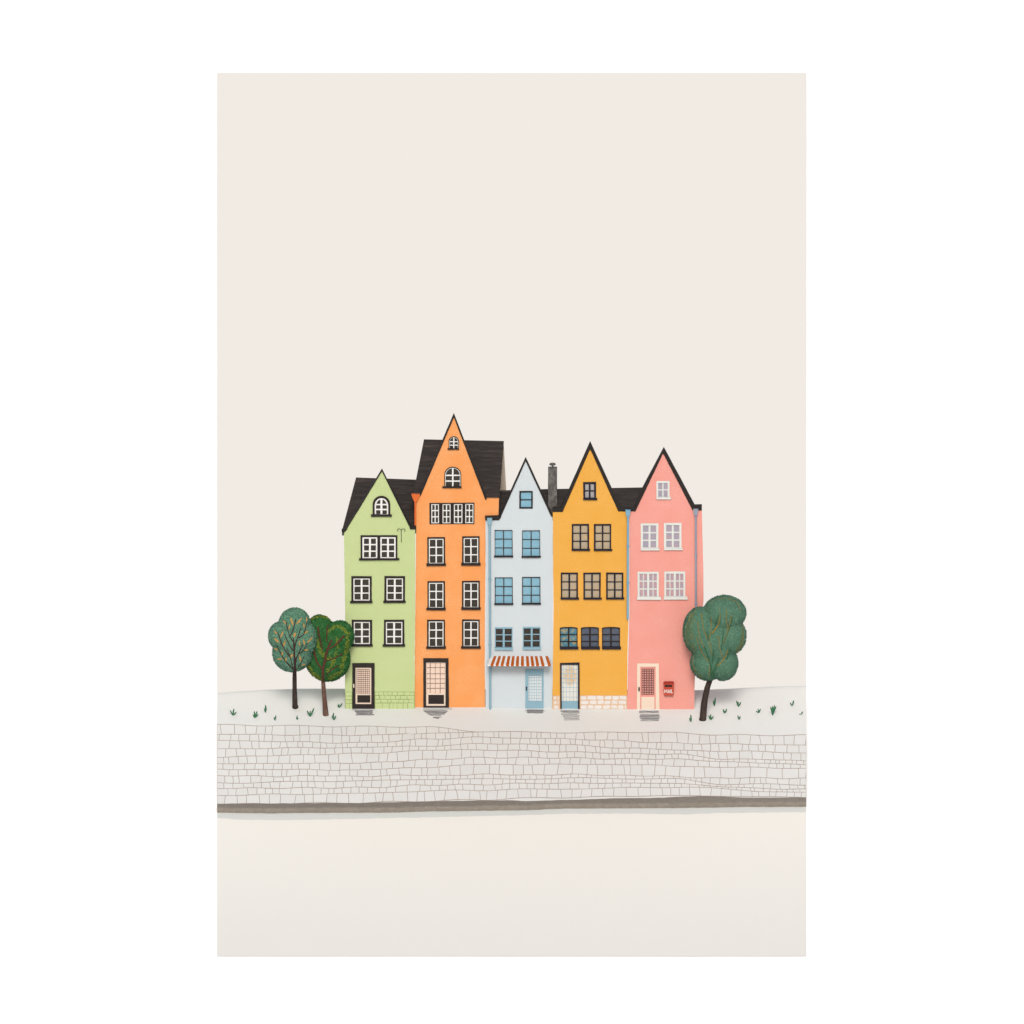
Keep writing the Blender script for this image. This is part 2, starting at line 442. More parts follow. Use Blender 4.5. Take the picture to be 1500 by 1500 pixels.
# ================================================================== green house
GREEN = mat('green_render', (202, 216, 154), (214, 225, 172), coarse=.9, fine=30, amt=.6)
h = make_house('townhouse', 'pale green townhouse at the left end, narrow stone plinth, beside the pair of trees', 13.02, 556)
arch1 = window(h, (545.8, 726.4, 571.7, 756.4), ft=3.0, sill=(543.5, 754.3, 574, 757), bd=2.0, vm=2.9, hm=1.9, shape=12.5, label='round-topped attic window with black frame')
window(h, (528, 784.2, 582, 820), [(530.9, 786.8, 552.8, 818.6), (557, 786.8, 579.6, 818.6)], sill=(526, 818.4, 585, 820.8), bd=2.2, vm=2.7, hm=1.7, label='wide double window under the gable')
for x0_, y0_, x1_, y1_ in ((514.7, 844.3, 544.6, 883), (563.2, 844.2, 593.3, 882.7), (515.3, 908, 545, 946.6), (562.3, 908, 592.4, 946.8)):
    window(h, (x0_, y0_, x1_, y1_), ft=3.0, sill=(x0_ - 1.8, y1_ - 2, x1_ + 1, y1_ + .5), bd=1.5, vm=2.6, hm=1.5)
# door
CREAMP = mat('cream_paint', (250, 226, 204), (255, 236, 220))
PINKG = mat('pale_pink_glass', (248, 218, 198), (252, 228, 212), rough=.4)
GRIDK = mat('thin_dark_bars', (112, 92, 84), (130, 110, 100))
h['holes'].append(rect(517, 972.4, 548, 1041))
m = MB(); m.slab(wobble(rect(516, 971.5, 548.8, 1039.5), .15), h['yf'] - .05, .18, [rect(520.8, 978, 543.9, 1031.7)])
door = m.build('door', K2, h['root'])
m = MB(); m.slab(rect(520.6, 977.8, 544.1, 1031.9), h['yf'] + .01, .04, [rect(522.3, 980, 541.8, 1016.8), rect(523.3, 1018.2, 542.5, 1029.4)]); m.build('inner_frame', CREAMP, door)
m = MB(); m.slab(rect(521.5, 979, 542.6, 1017.4), h['yf'] + .045, .03); m.build('pane', PINKG, door)
m = MB(); m.slab(rect(523, 1017.6, 542.9, 1029.8), h['yf'] + .036, .03); m.build('lower_panel', K2, door)
m = MB(); lattice(m, (522.6, 980.4, 541.5, 1016.6), 6, 12, .6, h['yf'] + .03); m.build('lattice', GRIDK, door)
handle(h, door, 518.2, 1004.6, 2.0, 5, CREAMP)
GLINE = mat('green_joint', (150, 170, 98), (172, 190, 120), fine=20)
stonework('stone_plinth', h, 505.6, 515.9, [1013.8, 1019.6, 1025, 1030.4, 1041], GLINE, GREEN, 5, 8, .75)
stonework('stone_plinth', h, 549, 607.2, [1013.6, 1018.8, 1024.4, 1029.8, 1041], GLINE, GREEN, 5, 11, .75)
house_walls(h, wobble([(505.6, 1045), (505, 960), (505.6, 900), (504.6, 830), (503.8, 785), (504.2, 777), (508, 773), (525, 748), (559.5, 689), (601, 772.8), (608.2, 773.5), (608.4, 820), (608, 900), (607.4, 960), (607.6, 1045)], .2), GREEN, 505, 608, 776, 3.0)
trim(h, [(503.5, 778), (508, 771.4), (559.5, 687), (602, 772), (600.8, 773), (559.5, 689.6), (509.5, 771.8), (505, 778.6)])
house_roof(h, (501, 777), (521.5, 699.3), (622, 703), (616, 774), 3.0)
gable_back(h, (509, 772), (559.5, 689), (600, 772), 701, 3.0)
trim(h, [(500.4, 775.5), (509, 774), (504.8, 778.6), (502.6, 779.4), (500.6, 778.6)], -.06, .5, name='eave_end')
trim(h, [(599.8, 771.8), (608.3, 771.2), (608.3, 774.6), (601, 774.6)], -.055, .42, name='eave_end')
# wall anchor: forked iron with curled ends
IRON = mat('iron', (92, 96, 84))
m = MB(); yy = h['yf'] - .04
stem = [(588.0, 794.6), (587.8, 785), (587.7, 777.6)]
m.tube([W(x, y, yy) for x, y in stem], .018, 6)
for sgn in (-1, 1):
    pts = [(587.8, 778.8)] + [(587.8 + sgn * (3.0 - 2.7 * math.cos(t)) , 776.8 - 2.2 * math.sin(t)) for t in [i * math.pi / 6 for i in range(0, 9)]]
    m.tube([W(x, y, yy) for x, y in pts], .016, 6)
m.build('wall_anchor', IRON, h['root'])

# ================================================================== orange house
ORANGE = mat('orange_render', (252, 166, 98), (254, 188, 132), coarse=.55, fine=26, amt=.9, lo=.42, hi=.66)
h = make_house('townhouse', 'tallest house of the row, orange with two arched windows in its steep gable', 13.16, 659)
window(h, (657.2, 639.3, 672.3, 658.2), ft=1.1, sill=(655.6, 657.4, 672.6, 658.8), bd=.6, vm=1.6, hm=1.2, shape=7, frame=K, label='tiny round-topped window near the gable tip')
window(h, (650.9, 683.9, 675.6, 714.2), ft=1.2, sill=(648.2, 713.1, 676, 715), bd=.8, vm=2.1, hm=1.7, shape=11, label='larger round-topped window in the gable')
window(h, (629, 736.8, 694.8, 767.8), [(631.8, 738.4, 643, 766.8), (648.2, 738.4, 660, 766.8), (665, 738.3, 677.3, 766.8), (681.6, 738, 693.5, 766.6)], bd=1.3, vm=1.4, hm=1.4, label='long black-framed window with four white sashes')
for x0_, y0_, x1_, y1_ in ((626, 787, 652, 828.4), (677, 785.8, 702.7, 827.8), (626, 851.5, 651.8, 893.2), (677, 851.1, 702.9, 892.8), (625.8, 908, 651.9, 950), (676.8, 907.6, 702.9, 949.6)):
    window(h, (x0_, y0_, x1_, y1_), ft=2.2, sill=(x0_ - 1.4, y1_ - 2.3, x1_ + 1.2, y1_ + .7), bd=1.4, vm=1.8, hm=1.4)
h['holes'].append(rect(621, 965, 656, 1041))
m = MB(); m.slab(wobble([(620, 964.4), (656.9, 964.4), (657.8, 1039), (620.2, 1039)], .15), h['yf'] - .05, .18, [rect(624.2, 970.4, 652.6, 1034.4)])
door = m.build('door', K2, h['root'])
m = MB(); m.slab(rect(624, 970.2, 652.8, 1034.6), h['yf'] + .01, .04, [rect(625, 971.2, 651.8, 1015.6), rect(627.4, 1017.8, 650.4, 1031.4)]); m.build('inner_frame', CREAMP, door)
m = MB(); m.slab(rect(624.6, 970.6, 652.4, 1016.2), h['yf'] + .045, .03); m.build('pane', PINKG, door)
m = MB(); m.slab(rect(627, 1017.2, 650.8, 1032), h['yf'] + .036, .03); m.build('lower_panel', K2, door)
m = MB(); lattice(m, (624.8, 971, 652, 1015.6), 0, 0, .6, h['yf'] + .03, xsn=[630.2, 637.6, 644.8], ysn=[978, 987, 994.4, 1001, 1008.3]); m.build('lattice', GRIDK, door)
house_walls(h, wobble([(607.4, 1045), (607.8, 950), (608.8, 850), (609.6, 780), (609.6, 738), (612, 731), (616, 724), (664.8, 609), (711.4, 731), (731, 731), (730.4, 755.4), (711.2, 755.4), (711.4, 800), (710.4, 900), (710.2, 980), (710.8, 1045)], .2), ORANGE, 608, 711, 740, 3.4)
trim(h, [(614.4, 725.4), (618, 716), (664.8, 605.6), (713, 730.6), (711, 731.4), (664.9, 610.6), (620.3, 716), (616.2, 725.4)])
house_roof(h, (605, 724.5), (621, 643.5), (738.2, 646), (731.5, 731), 3.4)
gable_back(h, (616, 724), (664.8, 606), (711, 731), 645, 3.4)
TAN = mat('tan_gable', (222, 204, 184), (228, 212, 194))
m = MB(); A = [W(738.0, 654, h['yf'] + 3.7), W(741.5, 718.5, h['yf'] + 3.7), W(733, 718.5, h['yf'] + 3.7), W(733, 690, h['yf'] + 3.7)]
m.add(A + [p + Vector((0, .35, 0)) for p in A], [(0, 1, 2, 3), (4, 5, 6, 7), (0, 1, 5, 4), (1, 2, 6, 5), (2, 3, 7, 6), (3, 0, 4, 7)])
m.build('gable_end', TAN, h['root'])
trim(h, [(730.8, 731), (732.2, 730.6), (731.6, 756), (730.2, 755.6)], -.01, .3, name='corner_trim')
OP = mat('orange_pipe', (232, 112, 54), (240, 130, 74))
h2 = dict(h); h2['yf'] = h['yf'] - .2
m = MB(); m.slab([(602.6, 724.4), (615.4, 725), (609.8, 736), (606.8, 735.4)], h['yf'] - .2, .22); f_ = m.build('downpipe', OP, h['root'])
m = MB(); m.tube([W(608.3, y, h['yf'] - .1) for y in (734, 745, 757, 769.4)], 1.35 / S, 10); m.build('pipe', OP, f_)

# ================================================================== light blue house
BLUE = mat('pale_blue_render', (215, 223, 227), (225, 231, 235), coarse=.8, fine=28, amt=.5)
BG = mat('blue_glass', (134, 184, 206), (168, 206, 220), coarse=3, fine=22, amt=.6, rough=.4, spec=.3)
KB_ = mat('dark_bars', (70, 62, 60))
DG2 = mat('dark_brown_glass', (60, 52, 48), (90, 80, 72), coarse=2, fine=40, amt=.9, rough=.4)
h = make_house('townhouse', 'pale grey-blue townhouse with striped awning over its blue door', 13.05, 760)
window(h, (760.8, 719.2, 780.5, 745.2), ft=1.9, frame=K, sash=K, pane=BG, grid=(1, 2), bd=.3, hm=1.3, label='small attic window with two blue panes')
for x0_, y0_, x1_, y1_ in ((724.5, 776.6, 750.8, 816), (764.8, 777.2, 791.3, 816.6), (724.9, 846, 751.1, 885.8), (765, 845.5, 791.4, 885.4)):
    window(h, (x0_, y0_, x1_, y1_), ft=.75, sill=(x0_ - .8, y1_ - 1.4, x1_ + 1, y1_ + .4), frame=K, sash=KB_, pane=BG, bd=.15, vm=1.4, hm=.95)
for x0_, y0_, x1_, y1_ in ((724.9, 919, 750.9, 952.4), (765.9, 918.4, 791.8, 951.8)):
    window(h, (x0_, y0_, x1_, y1_), [(x0_ + 1.1, y0_ + 2, x1_ - 1.1, y1_ - 4.2)], sill=(x0_ - .3, y1_ - 3.5, x1_ + .3, y1_ + .2), frame=BL, sash=BL, pane=DG2, bd=.25, vm=2.8, hm=1.2)
h['holes'].append(rect(770.2, 981, 795.5, 1041))
m = MB(); m.slab(wobble(rect(769.6, 980.4, 796.2, 1039.5), .15), h['yf'] - .04, .18, [rect(774, 989.4, 793.6, 1027.2)])
door = m.build('door', BL, h['root'])
WG = mat('white_glass', (236, 238, 238), (244, 246, 246), rough=.4)
GB_ = mat('pale_blue_bars', (176, 204, 216))
m = MB(); m.slab(rect(773.5, 989, 794, 1027.6), h['yf'] + .04, .03); m.build('pane', WG, door)
m = MB(); lattice(m, (774.2, 989.6, 793.4, 1027), 0, 0, .7, h['yf'] + .02, xsn=[776, 779.2, 782.6, 786.2, 789.4], ysn=[992.8, 996.6, 1001.6, 1006, 1010, 1014.6, 1018.6, 1023]); m.build('lattice', GB_, door)
handle(h, door, 771.2, 1008.6, 1.7, 5, K)
house_walls(h, wobble([(711.2, 1045), (711, 950), (711.6, 860), (711.4, 800), (711.4, 759), (732, 758.5), (770, 673), (808.4, 755), (809.6, 760), (810, 830), (809.2, 900), (809.6, 960), (809, 1045)], .18), BLUE, 711, 809.5, 761)
trim(h, [(731.4, 758.5), (733, 752), (770, 670), (809.6, 754.8), (807.6, 756.2), (770, 674.6), (735, 753), (733, 759.2)])
trim(h, [(710.4, 755.4), (731.2, 754.8), (731.8, 761), (711, 761.4)], -.06, .5, name='eave_board')
house_roof(h, (712, 757), (731, 718.4), (812, 716), (812, 757), 1.7)
gable_back(h, (734, 757), (770, 673), (807, 755), 717, 1.7)
downpipe(h, 717.2, 758.8, 1040, 7.6, 5.2, 9, 3.2, BL, .9)
AWW = mat('awning_white', (246, 244, 240), (252, 250, 248)); AWO = mat('awning_orange', (196, 92, 16), (206, 124, 62), coarse=4, fine=18, amt=.7)
m = MB()
n = 50
ya, yb2 = h['yf'] - .02, h['yf'] - 1.05
bx = [(107, 5), (158, 5), (208, 5), (262, 5), (310, 5), (360, 5), (411, 5), (465, 5.2), (514, 5), (563, 5), (616, 5.2), (680, 5)]
def aw(u, t):                                            # u 0..1 across, t 0 top .. 1 bottom
    xt = 719.6 + u * 83; xb = 714.2 + u * 92.8
    y = 961.2 + 12.6 * t
    Y = ya + (yb2 - ya) * t
    return W(xt + (xb - xt) * t, y, Y)
cuts = [0.0]; isor = []
for cx, _ in bx:
    u = (705 + cx / 6.818 - 714.2) / 92.8
    cuts += [u - .0235, u + .0235]
cuts.append(1.0)
for k, (a, b) in enumerate(zip(cuts, cuts[1:])):
    o_ = k % 2
    for t0, t1 in ((0, .5), (.5, .9), (.9, 1.0)):
        q = [aw(a, t0), aw(b, t0), aw(b, t1), aw(a, t1)]
        m.add(q + [p + Vector((0, .02, -.03)) for p in q], [(0, 1, 2, 3), (4, 5, 6, 7)], o_)
    q = [aw(a, 1), aw(b, 1)]
    v_ = [q[0], q[1], q[1] + Vector((0, 0, -.06)), (q[0] + q[1]) / 2 + Vector((0, 0, -.095)), q[0] + Vector((0, 0, -.06))]
    m.add(v_ + [p + Vector((0, .015, 0)) for p in v_], [(0, 1, 2, 3, 4), (5, 6, 7, 8, 9), (0, 1, 6, 5), (2, 3, 8, 7), (3, 4, 9, 8)], o_)
for u in (0, 1):
    a_, b_ = aw(u, 0), aw(u, 1); c_ = Vector((b_.x, a_.y, b_.z))
    m.add([a_, b_, c_], [(0, 1, 2)], 0)
m.build('awning', [AWW, AWO], h['root'])

# ================================================================== yellow house
YEL = mat('yellow_render', (243, 177, 76), (247, 190, 104), coarse=.7, fine=28, amt=.75)
KN = mat('blue_black_paint', (42, 40, 50), (60, 56, 60))
TP = mat('taupe_glass', (186, 172, 150), (226, 178, 112), coarse=6, fine=20, amt=.6, lo=.4, hi=.6, rough=.4)
TP2 = mat('grey_glass', (176, 172, 174), (200, 188, 170), coarse=3, fine=20, rough=.4)
TEAL = mat('teal_glass', (82, 138, 160), (196, 168, 96), coarse=5, fine=16, amt=1.1, lo=.42, hi=.6, rough=.4)
NAVY = mat('navy_glass', (90, 98, 114), (150, 130, 96), coarse=6, fine=18, amt=.6, lo=.55, hi=.7, rough=.4)
h = make_house('townhouse', 'mustard yellow townhouse with white rubble plinth and thick black gable edge', 12.98, 864)
window(h, (854.3, 706.2, 873.2, 732), ft=2.6, frame=KN, sash=KN, pane=TP2, grid=(2, 2), bd=.3, vm=2.4, hm=1.6, sill=(854.2, 730.4, 874.8, 732.6), label='small square attic window with grey panes')
for x0_, x1_ in ((837.5, 862.8), (870.1, 895.4)):
    window(h, (x0_, 767.7, x1_, 806.6), ft=2.0, frame=KN, sash=KN, pane=TP, bd=.3, vm=2.2, hm=1.3, sill=(x0_ - .2, 805, x1_ + 1.6, 807))
for x0_, x1_ in ((821.3, 846.6), (854.6, 879.9), (887.9, 913.0)):
    window(h, (x0_, 838.9, x1_, 877.8), ft=2.0, frame=KN, sash=KN, pane=TP, bd=.3, vm=2.4, hm=1.2, sill=(x0_ - .1, 876.2, x1_ + 1.6, 878.3))
for (x0_, x1_), pn, lb in (((820, 846), TEAL, 'teal-paned window over the door'), ((851, 877.3), NAVY, None), ((881.8, 908.2), NAVY, None)):
    window(h, (x0_, 918.6, x1_, 950.8), ft=1.1, frame=KN, sash=K, pane=pn, bd=0, vm=2.4, hm=1.3, shape=1.6, sill=(x0_ + .2, 948, x1_ + 1.4, 951.4), label=lb)
h['holes'].append(rect(821, 972, 848.5, 1041))
m = MB(); m.slab(wobble([(820.3, 971.4), (849, 970.6), (849.2, 1040), (820.8, 1040)], .12), h['yf'] - .05, .18, [rect(822.8, 974, 846.6, 1039.2)])
door = m.build('door', KN, h['root'])
DGL = mat('ochre_dappled_glass', (240, 234, 224), (246, 242, 234), rough=.4)
nt = DGL.node_tree; N = nt.nodes; L = nt.links                      # ochre stippling in the arched head of the door glass
bs = N['Principled BSDF']; src = bs.inputs['Base Color'].links[0].from_socket
tc = N.new('ShaderNodeTexCoord'); sx = N.new('ShaderNodeSeparateXYZ'); L.new(tc.outputs['Object'], sx.inputs[0])
cxl = (835 - 864) / S; czl = (W(0, 990, 0).z - W(0, 1038, 0).z)
def mth(op, a, b=None):
    q = N.new('ShaderNodeMath'); q.operation = op
    for i, z in enumerate((a, b)):
        if z is None: continue
        if isinstance(z, (int, float)): q.inputs[i].default_value = z
        else: L.new(z, q.inputs[i])
    return q.outputs[0]
ex = mth('DIVIDE', mth('SUBTRACT', sx.outputs[0], cxl), .40); ez = mth('DIVIDE', mth('SUBTRACT', sx.outputs[2], czl), .62)
dist = mth('SQRT', mth('ADD', mth('MULTIPLY', ex, ex), mth('MULTIPLY', ez, ez)))
nz = N.new('ShaderNodeTexNoise'); nz.inputs['Scale'].default_value = 40; L.new(tc.outputs['Object'], nz.inputs['Vector'])
edge = N.new('ShaderNodeMapRange'); edge.inputs[1].default_value = 1.1; edge.inputs[2].default_value = .75
L.new(dist, edge.inputs[0])
st = N.new('ShaderNodeMapRange'); st.inputs[1].default_value = .35; st.inputs[2].default_value = .6; L.new(nz.outputs[0], st.inputs[0])
mx = N.new('ShaderNodeMix'); mx.data_type = 'RGBA'; mx.inputs[7].default_value = alb((222, 172, 96))
L.new(mth('MULTIPLY', edge.outputs[0], mth('MULTIPLY', st.outputs[0], 1.0)), mx.inputs[0]); L.new(src, mx.inputs[6]); L.new(mx.outputs[2], bs.inputs['Base Color'])
m = MB(); m.slab(rect(822.4, 973.6, 847, 1027), h['yf'] + .035, .03); m.build('pane', DGL, door)
m = MB(); m.slab(rect(822.6, 1026.8, 846.8, 1040), h['yf'] + .02, .05); m.build('lower_panel', BL, door)
m = MB(); lattice(m, (823, 974.2, 846.4, 1026.6), 0, 0, .7, h['yf'] + .02, xsn=[825.2, 829.4, 834.6, 840, 845], ysn=[980.5, 987, 994, 1000.4, 1007.2, 1013.4, 1021.2]); m.build('lattice', GB_, door)
PEACH = mat('peach_mortar', (234, 196, 162), (242, 210, 182)); STW = mat('white_stone', (243, 236, 230), (236, 220, 206), fine=22, amt=.8)
stonework('stone_plinth', h, 809.6, 820.2, [1019.2, 1026, 1032.2, 1039], PEACH, STW, 5, 8, 2.0, True)
stonework('stone_plinth', h, 849.4, 918.6, [1018.8, 1025.6, 1032.2, 1039], PEACH, STW, 9, 15, 1.5, True)
house_walls(h, wobble([(809, 1045), (810, 960), (811, 890), (810.4, 850), (810, 800), (809.8, 748.6), (824, 748.2), (864.5, 656), (907, 747.4), (921.4, 747.4), (921, 900), (919, 960), (918.8, 1045)], .18), YEL, 810, 920, 750)
trim(h, [(809.4, 743.6), (821.4, 743), (834.6, 714), (864.5, 646.8), (895.4, 714), (909, 743), (921.4, 743), (921.4, 748.2), (905.6, 748), (866.4, 661), (864.5, 657.4), (862.6, 661), (824.2, 749), (809.6, 748.8)])
house_roof(h, (812, 745), (812, 716.2), (947, 713.8), (941, 745), 1.7)
gable_back(h, (824, 747), (864.5, 650), (905, 746), 715, 1.7)
CHM = mat('sooty_brick', (92, 88, 86), (128, 124, 120), coarse=2, fine=14, stretch=(1, 1, .6), amt=1.0, lo=.25, hi=.5, bump=.4)
m = MB(); m.slab(wobble([(802.9, 687), (803.6, 686.2), (815.4, 686.2), (816.2, 687), (816, 730), (816.6, 752), (803.4, 752), (802.7, 730)], .2), h['yf'] + .45, .4)
ch = m.build('chimney', CHM, h['root'])
m = MB(); o_ = W(809.4, 679.8, h['yf'] + .72)
ring = []
for zz, rr in ((-.07, .12), (-.05, .17), (0, .185), (.05, .15), (.075, .06)):
    ring.append([o_ + Vector((math.cos(t) * rr, math.sin(t) * rr * .9, zz)) for t in [i * math.pi / 8 for i in range(16)]])
vs = [p for r_ in ring for p in r_]
m.add(vs, [(i * 16 + k, i * 16 + (k + 1) % 16, (i + 1) * 16 + (k + 1) % 16, (i + 1) * 16 + k) for i in range(4) for k in range(16)] + [tuple(range(16)), tuple(range(64, 80))], 0, False)
m.tube([o_ + Vector((0, 0, -.2)), o_ + Vector((0, 0, -.04))], .045, 8)
m.build('chimney_cap', CHM, ch)

# ================================================================== pink house
PINK = mat('pink_render', (247, 164, 151), (250, 184, 170), coarse=.7, fine=26, amt=.8)
IV = mat('ivory_paint', (234, 235, 228), (242, 243, 238))
LG = mat('lilac_glass', (172, 168, 184), (214, 164, 160), coarse=5, fine=34, amt=.7, lo=.42, hi=.6, rough=.4)
LG2 = mat('rosy_glass', (182, 166, 180), (232, 164, 154), coarse=6, fine=30, stretch=(1.6, 1, .7), amt=.9, lo=.4, hi=.56, rough=.4)
h = make_house('townhouse', 'pink townhouse at the right end with ivory windows and red mailbox on its wall', 12.93, 972)
window(h, (961.4, 704.9, 980.8, 730.6), ft=2.6, frame=IV, sash=IV, pane=LG, grid=(2, 2), bd=.3, vm=2.0, hm=1.6, sill=(961.6, 728.8, 982.8, 731.4), label='small square attic window')
for x0_, y0_, x1_, y1_ in ((938.5, 766.7, 964.4, 805.4), (972.6, 766.2, 998.4, 805)):
    window(h, (x0_, y0_, x1_, y1_), ft=3.0, frame=IV, sash=IV, pane=LG, bd=.4, vm=2.8, hm=1.9, sill=(x0_ + .3, y1_ - 1.2, x1_ + 1.8, y1_ + 1))
for x0_, y0_, x1_, y1_ in ((934, 837.6, 965, 877.2), (973, 837.4, 1003.9, 877)):
    xm = (x0_ + x1_) / 2
    window(h, (x0_, y0_, x1_, y1_), [(x0_ + 2.7, y0_ + 3, xm - 1.4, y1_ - 3.4), (xm + 1.4, y0_ + 3, x1_ - 2.7, y1_ - 3.4)], frame=IV, sash=IV, pane=LG2, bd=.2, vm=1.3, hm=1.7, sill=(x0_ - .8, y1_ - 2.4, x1_ + 3.4, y1_ + 1.4))
h['holes'].append(rect(934, 973, 964, 1041))
m = MB(); m.slab(wobble([(933.4, 972), (965, 972), (966, 1040), (933, 1040)], .12), h['yf'] - .05, .16, [rect(937.8, 976.8, 960.4, 1039.6)])
door = m.build('door', CREAMP, h['root'])
m = MB(); m.slab(rect(937.6, 976.6, 960.6, 1040), h['yf'] + .01, .05, [rect(939.8, 979.4, 958.2, 1018)]); m.build('door_leaf', PINK, door)
RG = mat('rosy_door_glass', (236, 168, 156), (226, 150, 140)); BRB = mat('brown_bars', (136, 92, 88), (170, 120, 112))
m = MB(); m.slab(rect(939.4, 979, 958.6, 1018.4), h['yf'] + .045, .02); m.build('pane', RG, door)
m = MB(); lattice(m, (940.2, 979.8, 957.8, 1017.6), 5, 11, 1.25, h['yf'] + .02); m.build('lattice', BRB, door)
m = MB(); m.slab(rect(939.6, 1021, 958.6, 1041, .15), h['yf'] - .01, .05); m.build('lower_panel', CREAMP, door)
handle(h, door, 936.1, 1009.2, 2.2, 5, K)
house_walls(h, wobble([(918.6, 1045), (919.8, 980), (920.6, 950), (922, 900), (921.6, 747.6), (930.4, 747.4), (971.6, 662), (1015.4, 746.4), (1028, 746.4), (1029, 790), (1030.2, 830), (1030.6, 880), (1024, 940), (1018.4, 985), (1017.2, 1012), (1017, 1045)], .18), PINK, 921, 1017, 750)
trim(h, [(921.6, 743), (928, 743), (941.4, 713.8), (972.4, 655.4), (1017.6, 739.6), (1028.2, 739.4), (1028.2, 746.8), (1014.6, 746.6), (972.2, 664.8), (970.8, 664), (930.8, 748.2), (921.6, 748)])
house_roof(h, (931, 747), (948, 716), (1013, 738), (1026, 742), 1.7)
gable_back(h, (931, 747), (972.3, 659), (1014, 746), 722, 1.7)
PB = mat('sky_blue_pipe', (130, 180, 206), (150, 194, 214)); PG = mat('grey_blue_pipe', (158, 164, 180), (174, 178, 190))
downpipe(h, 919.9, 747, 907, 7.4, 4.8, 9, 3.1, PB, -.3)
downpipe(h, 1019.2, 745.4, 955, 7.2, 5, 9, 2.9, PG, .4)
# mailbox
RED = mat('red_enamel', (200, 78, 58), (212, 104, 84), fine=20, rough=.5)
mbx = empty('mailbox', W(979.5, 1018.7, h['yf']), 'small red mailbox lettered MAIL beside the pink house door', 'mailbox')
m = MB(); m.slab([(972.8, 1000.4), (986.2, 1000.2), (987, 1001.2), (986.8, 1017.8), (986, 1018.7), (973.4, 1018.8), (972.4, 1018), (972, 1001.3)], h['yf'] - .22, .215); m.build('box', RED, mbx)
RED2 = mat('dark_red_enamel', (176, 58, 46))
m = MB(); m.slab([(972.4, 999.8), (986.6, 999.6), (987.4, 1002), (971.7, 1002.1)], h['yf'] - .24, .235); m.build('lid', RED2, mbx)
m = MB(); m.slab(rect(973.9, 1003.4, 984.7, 1006.4, .2), h['yf'] - .235, .03); m.build('slot', K, mbx)
m = MB()
def stroke(a, b, w=.72, yo=0):
    dx, dy = b[0] - a[0], b[1] - a[1]; l = math.hypot(dx, dy); nx, ny = -dy / l * w / 2, dx / l * w / 2
    m.slab([(a[0] + nx, a[1] + ny), (b[0] + nx, b[1] + ny), (b[0] - nx, b[1] - ny), (a[0] - nx, a[1] - ny)], h['yf'] - .232 - yo, .02)
for i, (a, b) in enumerate([((973.3, 1015.3), (973.6, 1010)), ((973.6, 1010.2), (975.4, 1013.8)), ((975.3, 1013.8), (977, 1010.1)), ((977, 1010), (977.3, 1015.3)),
             ((978.5, 1015.3), (979.9, 1010)), ((979.9, 1010), (981.3, 1015.3)), ((978.9, 1013.7), (980.9, 1013.7)), ((982.4, 1010.2), (982.3, 1015.3)), ((983.7, 1010), (983.6, 1015.5)), ((983.6, 1015.1), (986, 1014.9))]):
    stroke(a, b, yo=.0012 * i)
m.build('lettering', mat('white_lettering', (250, 240, 234)), mbx)

# ------------------------------------------------------------------ shadow below the doors, drawn as thin grey strokes
SHADOWM = mat('shadow_stroke_grey', (146, 143, 141), (168, 165, 162))
def drawn_shadow(label, rows_):
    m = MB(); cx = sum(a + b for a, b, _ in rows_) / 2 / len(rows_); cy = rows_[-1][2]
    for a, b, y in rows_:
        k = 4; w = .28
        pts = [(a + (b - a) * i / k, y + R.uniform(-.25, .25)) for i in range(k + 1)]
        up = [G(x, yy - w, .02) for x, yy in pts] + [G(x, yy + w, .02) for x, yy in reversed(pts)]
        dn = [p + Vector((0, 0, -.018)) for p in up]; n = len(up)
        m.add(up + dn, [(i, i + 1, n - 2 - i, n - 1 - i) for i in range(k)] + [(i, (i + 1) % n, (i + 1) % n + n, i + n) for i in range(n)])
    tag(m.build('drawn_shadow', SHADOWM, base=G(cx, cy)), label, 'drawn_shadow', 'shadow strokes drawn on the pavement before the doors')
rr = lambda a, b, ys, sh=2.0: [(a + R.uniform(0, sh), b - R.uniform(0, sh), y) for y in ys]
drawn_shadow('short dark scribbled shadow of thin drawn strokes before the green house door', rr(516, 548, [1040.2], 1) + rr(519, 547, [1041.5, 1042.6, 1043.6]) + rr(521, 546, [1044.6, 1045.5]) + rr(520, 549, [1046.6, 1047.6]))
drawn_shadow('scribbled shadow tapering to a point before the orange house door', [(620, 662, 1038.9), (620, 655, 1041.2), (620.5, 656, 1042.2), (622, 654, 1043.3), (624, 654, 1044.4), (626, 652, 1045.6), (627, 651, 1046.8), (630, 646, 1048.1), (634, 647, 1050.6), (634, 644, 1051.7), (638, 643, 1052.8)])
drawn_shadow('smallest scribbled shadow, before the blue door under the awning', rr(771, 797, [1040, 1040.9, 1041.8, 1042.7], 2) + [(769, 798, 1041.4), (771, 796, 1043.8), (773, 795, 1044.6)])
drawn_shadow('square pale scribbled shadow before the yellow house door', [(821, 849, 1041.2), (821, 848, 1042.4), (824, 849, 1043.6), (822, 849, 1045), (822, 846, 1047), (824, 849, 1048.8), (825, 849, 1050.6), (826, 848, 1052.6), (826, 849, 1054.6)])
drawn_shadow('deepest scribbled shadow, before the pink house door', rr(935.4, 966, [1041.8, 1043, 1044.4, 1047], 2) + rr(936, 967, [1048.4, 1049.4, 1050.6, 1052], 2) + [(938, 966, 1053.2), (940, 965, 1054.6), (938, 965, 1056)])

